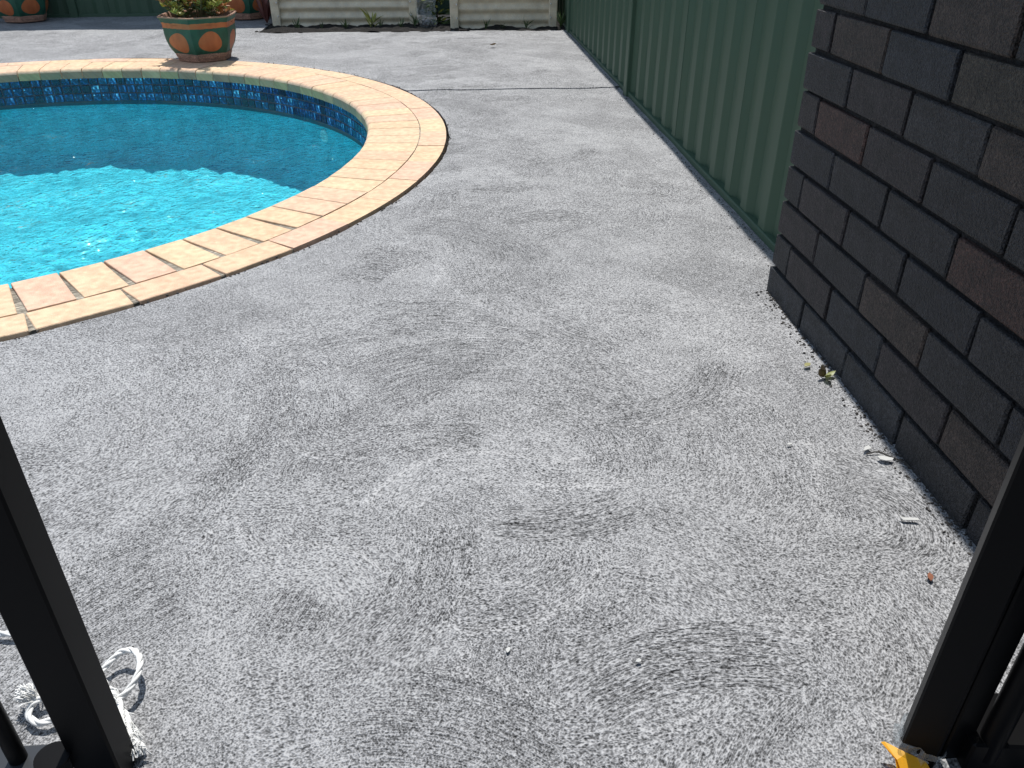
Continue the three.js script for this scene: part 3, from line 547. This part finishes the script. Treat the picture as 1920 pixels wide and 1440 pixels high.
{
  const p = thing('gate_post', 'black aluminium post with clear plastic left round its foot near the brick wall', 'post', [0.715, 0, -0.585]);
  part('post_shaft', chamferBox(0.05, 1.25, 0.05, 0.003), M.black, p).position.set(0, 0.625, 0);
  part('plastic_wrap', wrapGeo(0.06, 0.06, 0.045, 77), M.film, p).position.set(-0.004, 0.003, 0.002);
}

// ---------------------------------------------------------------- white rope round the post's foot
function ropeGeo(points, r, twist = 42, closed = false) {
  const cv = new THREE.CatmullRomCurve3(points.map(p => V(...p)), closed, 'centripetal'), L = cv.getLength(), n = Math.ceil(L / 0.0035), fr = cv.computeFrenetFrames(n, closed), out = [];
  for (let s = 0; s < 3; s++) {
    const pts = []; for (let i = 0; i <= n; i++) { const p = cv.getPointAt(i / n), a = i / n * L * twist * 3.2 + s * 2.0944; pts.push(p.addScaledVector(fr.normals[i], Math.cos(a) * r * 0.52).addScaledVector(fr.binormals[i], Math.sin(a) * r * 0.52)); }
    out.push(new THREE.TubeGeometry(new THREE.CatmullRomCurve3(pts), n, r * 0.56, 6));
  }
  return mergeGeometries(out);
}
function fray(origin, dir, n, len, spread, droop) { // loose fibres
  const out = []; for (let k = 0; k < n; k++) { const d = V(...dir).add(V(rr(-1, 1), rr(-0.5, 0.9), rr(-1, 1)).multiplyScalar(spread)).normalize(), l = len * rr(0.5, 1), o = V(...origin).add(V(rr(-0.004, 0.004), rr(-0.002, 0.005), rr(-0.004, 0.004))), b = o.clone().addScaledVector(d, l * 0.5).add(V(rr(-1, 1) * 0.004, 0.003, rr(-1, 1) * 0.004)), e = o.clone().addScaledVector(d, l); e.y = Math.max(0.003, e.y - droop); out.push(new THREE.TubeGeometry(new THREE.CatmullRomCurve3([o, b, e]), 5, 0.0009, 3)); }
  return mergeGeometries(out);
}
{
  const r = thing('white_rope', 'white twisted rope with frayed ends looped round the foot of the black post', 'rope', [0, 0, 0]);
  part('rope_strand', ropeGeo([[-0.90, 0.006, -0.835], [-0.76, 0.006, -0.822], [-0.65, 0.007, -0.821], [-0.57, 0.007, -0.80], [-0.52, 0.009, -0.765], [-0.497, 0.012, -0.735], [-0.488, 0.016, -0.748], [-0.474, 0.022, -0.763], [-0.456, 0.027, -0.761], [-0.441, 0.030, -0.745], [-0.435, 0.030, -0.722], [-0.441, 0.024, -0.702], [-0.456, 0.017, -0.691], [-0.474, 0.012, -0.696], [-0.492, 0.010, -0.712]], 0.0042), M.rope, r);
  part('rope_strand', ropeGeo([[-0.50, 0.008, -0.735], [-0.478, 0.014, -0.712], [-0.457, 0.018, -0.688], [-0.437, 0.016, -0.662], [-0.420, 0.010, -0.640], [-0.408, 0.006, -0.622]], 0.008, 26), M.rope, r);
  part('rope_strand', ropeGeo([[-0.49, 0.007, -0.705], [-0.52, 0.010, -0.706], [-0.548, 0.014, -0.705], [-0.563, 0.013, -0.694], [-0.561, 0.009, -0.680], [-0.545, 0.007, -0.671], [-0.525, 0.009, -0.676], [-0.505, 0.010, -0.69]], 0.0044), M.rope, r);
  part('frayed_end', fray([-0.562, 0.014, -0.702], [-0.8, 0.35, -0.3], 130, 0.026, 0.7, 0.002), M.rope, r);
  part('frayed_end', mergeGeometries([0, 1, 2, 3, 4, 5].map(k => fray([-0.468 + k * 0.011, 0.016 - k * 0.001, -0.70 + k * 0.014], [0.5, 0.1, 0.8], 40, 0.022, 0.55, 0.004))), M.rope, r);
}

// ---------------------------------------------------------------- litter on the deck
function sheetThing(name, label, category, outline, [x, y, z], m, turn = 0, curl = 0.2, thick = 0.0012, lift = 0.06) {
  const s = new THREE.Shape(outline.map(p => new THREE.Vector2(...p))), g = new THREE.ExtrudeGeometry(s, { depth: thick, bevelEnabled: false, curveSegments: 6 }).rotateX(-Math.PI / 2), p = g.attributes.position;
  for (let i = 0; i < p.count; i++) { const a = p.getX(i), b = p.getZ(i); p.setY(i, p.getY(i) + curl * (a * a * 14 + Math.abs(b) * 0.6)); } g.computeVertexNormals();
  const o = top(name, g, m); o.position.set(x, y, z); o.rotation.set(lift, turn, 0, 'YXZ'); return tag(o, label, category);
}
const chip = (n, a, b, s) => { const keep = seed; seed = s; const out = []; for (let k = 0; k < n; k++) { const t = k / n * 6.283, q = rr(0.75, 1.15); out.push([Math.cos(t) * a * q, Math.sin(t) * b * q]); } seed = keep; return out; };
const paper = S({ color: C(0.5, 0.5, 0.48), roughness: 0.8 });
const dY = (x, z) => deckHeight(x, z) + (z < -4.55 ? 0.003 : -0.002);
sheetThing('paint_flake', 'white paint flake shaped like a half moon near the wall', 'flake', [[-0.015, 0.004], [-0.005, 0.006], [0.015, 0.0], [0.010, -0.007], [-0.002, -0.009], [-0.012, -0.005]], [0.780, dY(0.78, -1.136) + 0.005, -1.136], paper, -0.1, 0.5);
sheetThing('paint_flake', 'small pointed white paint flake beside the half moon flake', 'flake', [[-0.012, -0.003], [0, 0.005], [0.010, 0.005], [0.008, -0.004]], [0.759, dY(0.759, -1.168) + 0.005, -1.168], paper, 0.4, 0.5);
sheetThing('paint_flake', 'narrow white strip of flake lying on the swirled deck near the wall', 'flake', [[-0.014, 0.006], [-0.010, -0.002], [0.016, -0.004], [0.016, 0.002], [-0.004, 0.004]], [0.737, dY(0.737, -0.967) + 0.005, -0.967], paper, -0.05, 0.3);
sheetThing('paint_flake', 'tiny white round flake lying alone on the deck off the wall', 'flake', chip(7, 0.006, 0.003, 3), [0.619, dY(0.619, -1.194) + 0.005, -1.194], paper, 0.2);
sheetThing('paint_flake', 'white stone like flake on the coarse strokes in front of the gate', 'flake', chip(6, 0.0045, 0.003, 5), [0.225, dY(0.225, -0.713) + 0.005, -0.713], paper, 0.3);
sheetThing('paint_flake', 'faint white crumb of flake in the middle of the gateway', 'flake', chip(8, 0.005, 0.0035, 6), [0.049, dY(0.049, -0.744) + 0.004, -0.744], paper, 1.3);
const dryLeaf = [[-0.022, 0], [-0.012, 0.008], [0.0, 0.010], [0.012, 0.007], [0.024, 0], [0.012, -0.008], [0, -0.010], [-0.012, -0.006]];
sheetThing('fallen_leaf', 'dry brown leaf lying on the far deck before the beds', 'leaf', dryLeaf.map(([a, b]) => [a * 1.1, b * 1.6]), [0.306, dY(0.306, -5.953) + 0.012, -5.953], S({ color: C(0.30, 0.19, 0.08), roughness: 0.7 }), 0.5, 1.2, 0.002, -0.5);
{ const o = thing('fallen_leaf', 'curled green and brown leaf standing on the deck against the wall', 'leaf', [0.786, dY(0.786, -1.428), -1.428]);
  const gs = [], base = leafGeo(0.32, 0.5, 0.5); [[0, 0.5, 0.2], [0.5, 0.6, -0.2], [-0.4, 0.5, 0.4], [0.2, 0.7, -0.6]].forEach((d, i) => gs.push(place(base, V(0, 0.004, 0), V(...d), i * 1.7, 0.026)));
  part('leaf_blade', mergeGeometries(gs.slice(0, 2)), leafMat(0.28, 0.30, 0.09), o); part('leaf_blade', mergeGeometries(gs.slice(2)), leafMat(0.10, 0.07, 0.03), o); }
sheetThing('fallen_leaf', 'tiny yellowed leaf on the deck beside the curled leaf', 'leaf', dryLeaf.map(([a, b]) => [a * 0.5, b * 0.6]), [0.765, dY(0.765, -1.475) + 0.006, -1.475], leafMat(0.35, 0.33, 0.12), 0.7, 0.9);
sheetThing('fallen_leaf', 'small rust brown leaf fragment on the deck by the gate', 'leaf', dryLeaf.map(([a, b]) => [a * 0.4, b * 0.45]), [0.703, dY(0.703, -0.835) + 0.005, -0.835], S({ color: C(0.22, 0.08, 0.04), roughness: 0.8 }), 1.2, 0.6);
{ const o = top('twig', new THREE.TubeGeometry(new THREE.CatmullRomCurve3([V(-0.03, 0.003, -0.006), V(-0.008, 0.006, -0.007), V(0.008, 0.004, 0.004), V(0.026, 0.004, 0.024), V(0.034, 0.003, 0.045)]), 18, 0.0014, 6), S({ color: C(0.05, 0.045, 0.04), roughness: 0.9 })); o.position.set(0.783, dY(0.783, -1.135), -1.15); tag(o, 'thin dark curved twig lying at the foot of the wall', 'twig'); }
// torn yellow plastic tape at the gate's foot
{
  const o = thing('yellow_tape', 'torn strip of folded yellow plastic tape at the foot of the gate', 'tape', [0.511, 0, -0.530]), ym = Ph({ color: C(0.86, 0.42, 0.015), roughness: 0.4, transmission: 0.25, thickness: 0, side: THREE.DoubleSide });
  const quadStrip = (a, b) => { const pos = [], idx = []; a.forEach((p, i) => pos.push(...p, ...b[i])); for (let i = 0; i < a.length - 1; i++) { const k = i * 2; idx.push(k, k + 1, k + 2, k + 1, k + 3, k + 2); } const g = new THREE.BufferGeometry(); g.setAttribute('position', new THREE.Float32BufferAttribute(pos, 3)); g.setIndex(idx); const f = g.toNonIndexed(); f.computeVertexNormals(); return f; };
  o.scale.setScalar(0.95);
  part('tape_fold', quadStrip([[-0.026, 0.024, -0.030], [-0.016, 0.022, -0.006], [-0.012, 0.004, 0.022], [-0.014, 0.004, 0.06]], [[-0.022, 0.026, -0.029], [-0.002, 0.027, -0.011], [0.020, 0.020, -0.002], [0.024, 0.012, 0.05]]), ym, o);
  part('tape_fold', quadStrip([[-0.026, 0.024, -0.030], [-0.017, 0.020, -0.008], [-0.020, 0.002, 0.020]], [[-0.010, 0.018, -0.024], [-0.004, 0.014, -0.012], [0.004, 0.012, -0.004]]), ym, o);
}
// dirt along the foot of the wall and of the fence
{
  const gs = [], base = new THREE.IcosahedronGeometry(1, 0);
  const add = (x, z, s) => gs.push(base.clone().applyMatrix4(new THREE.Matrix4().compose(V(x, dY(x, z) + s * 0.3, z), new THREE.Quaternion().setFromEuler(new THREE.Euler(rnd() * 6, rnd() * 6, 0)), V(s * rr(0.7, 1.6), s * rr(0.5, 1), s * rr(0.7, 1.6)))));
  for (let k = 0; k < 520; k++) add(0.817 - 0.035 * rnd() ** 2.4, -1.88 + 1.2 * rnd(), rr(0.0008, 0.0032));
  for (let k = 0; k < 260; k++) add(0.916 - 0.05 * rnd() ** 3, -6.7 + 4.7 * rnd(), rr(0.001, 0.003));
  for (let k = 0; k < 16; k++) add(rr(-0.2, 0.72), -2.1 + 1.5 * rnd(), rr(0.0007, 0.0013));
  for (let k = 0; k < 160; k++) { const a = rr(-1.2, 1.2), r = 2.106 + rr(-0.006, 0.012); add(PX + r * Math.cos(a), PZ + r * Math.sin(a), rr(0.0015, 0.004)); }
  const o = top('dirt', mergeGeometries(gs), S({ color: C(0.07, 0.062, 0.055), roughness: 1 })); o.userData.kind = 'stuff'; o.userData.label = 'dark dirt crumbs along the foot of the wall, fence and coping'; o.userData.category = 'dirt';
}

scene.traverse(o => { if (o.isMesh ) { o.castShadow = true; o.receiveShadow = true; } });
renderer.render(scene, camera);
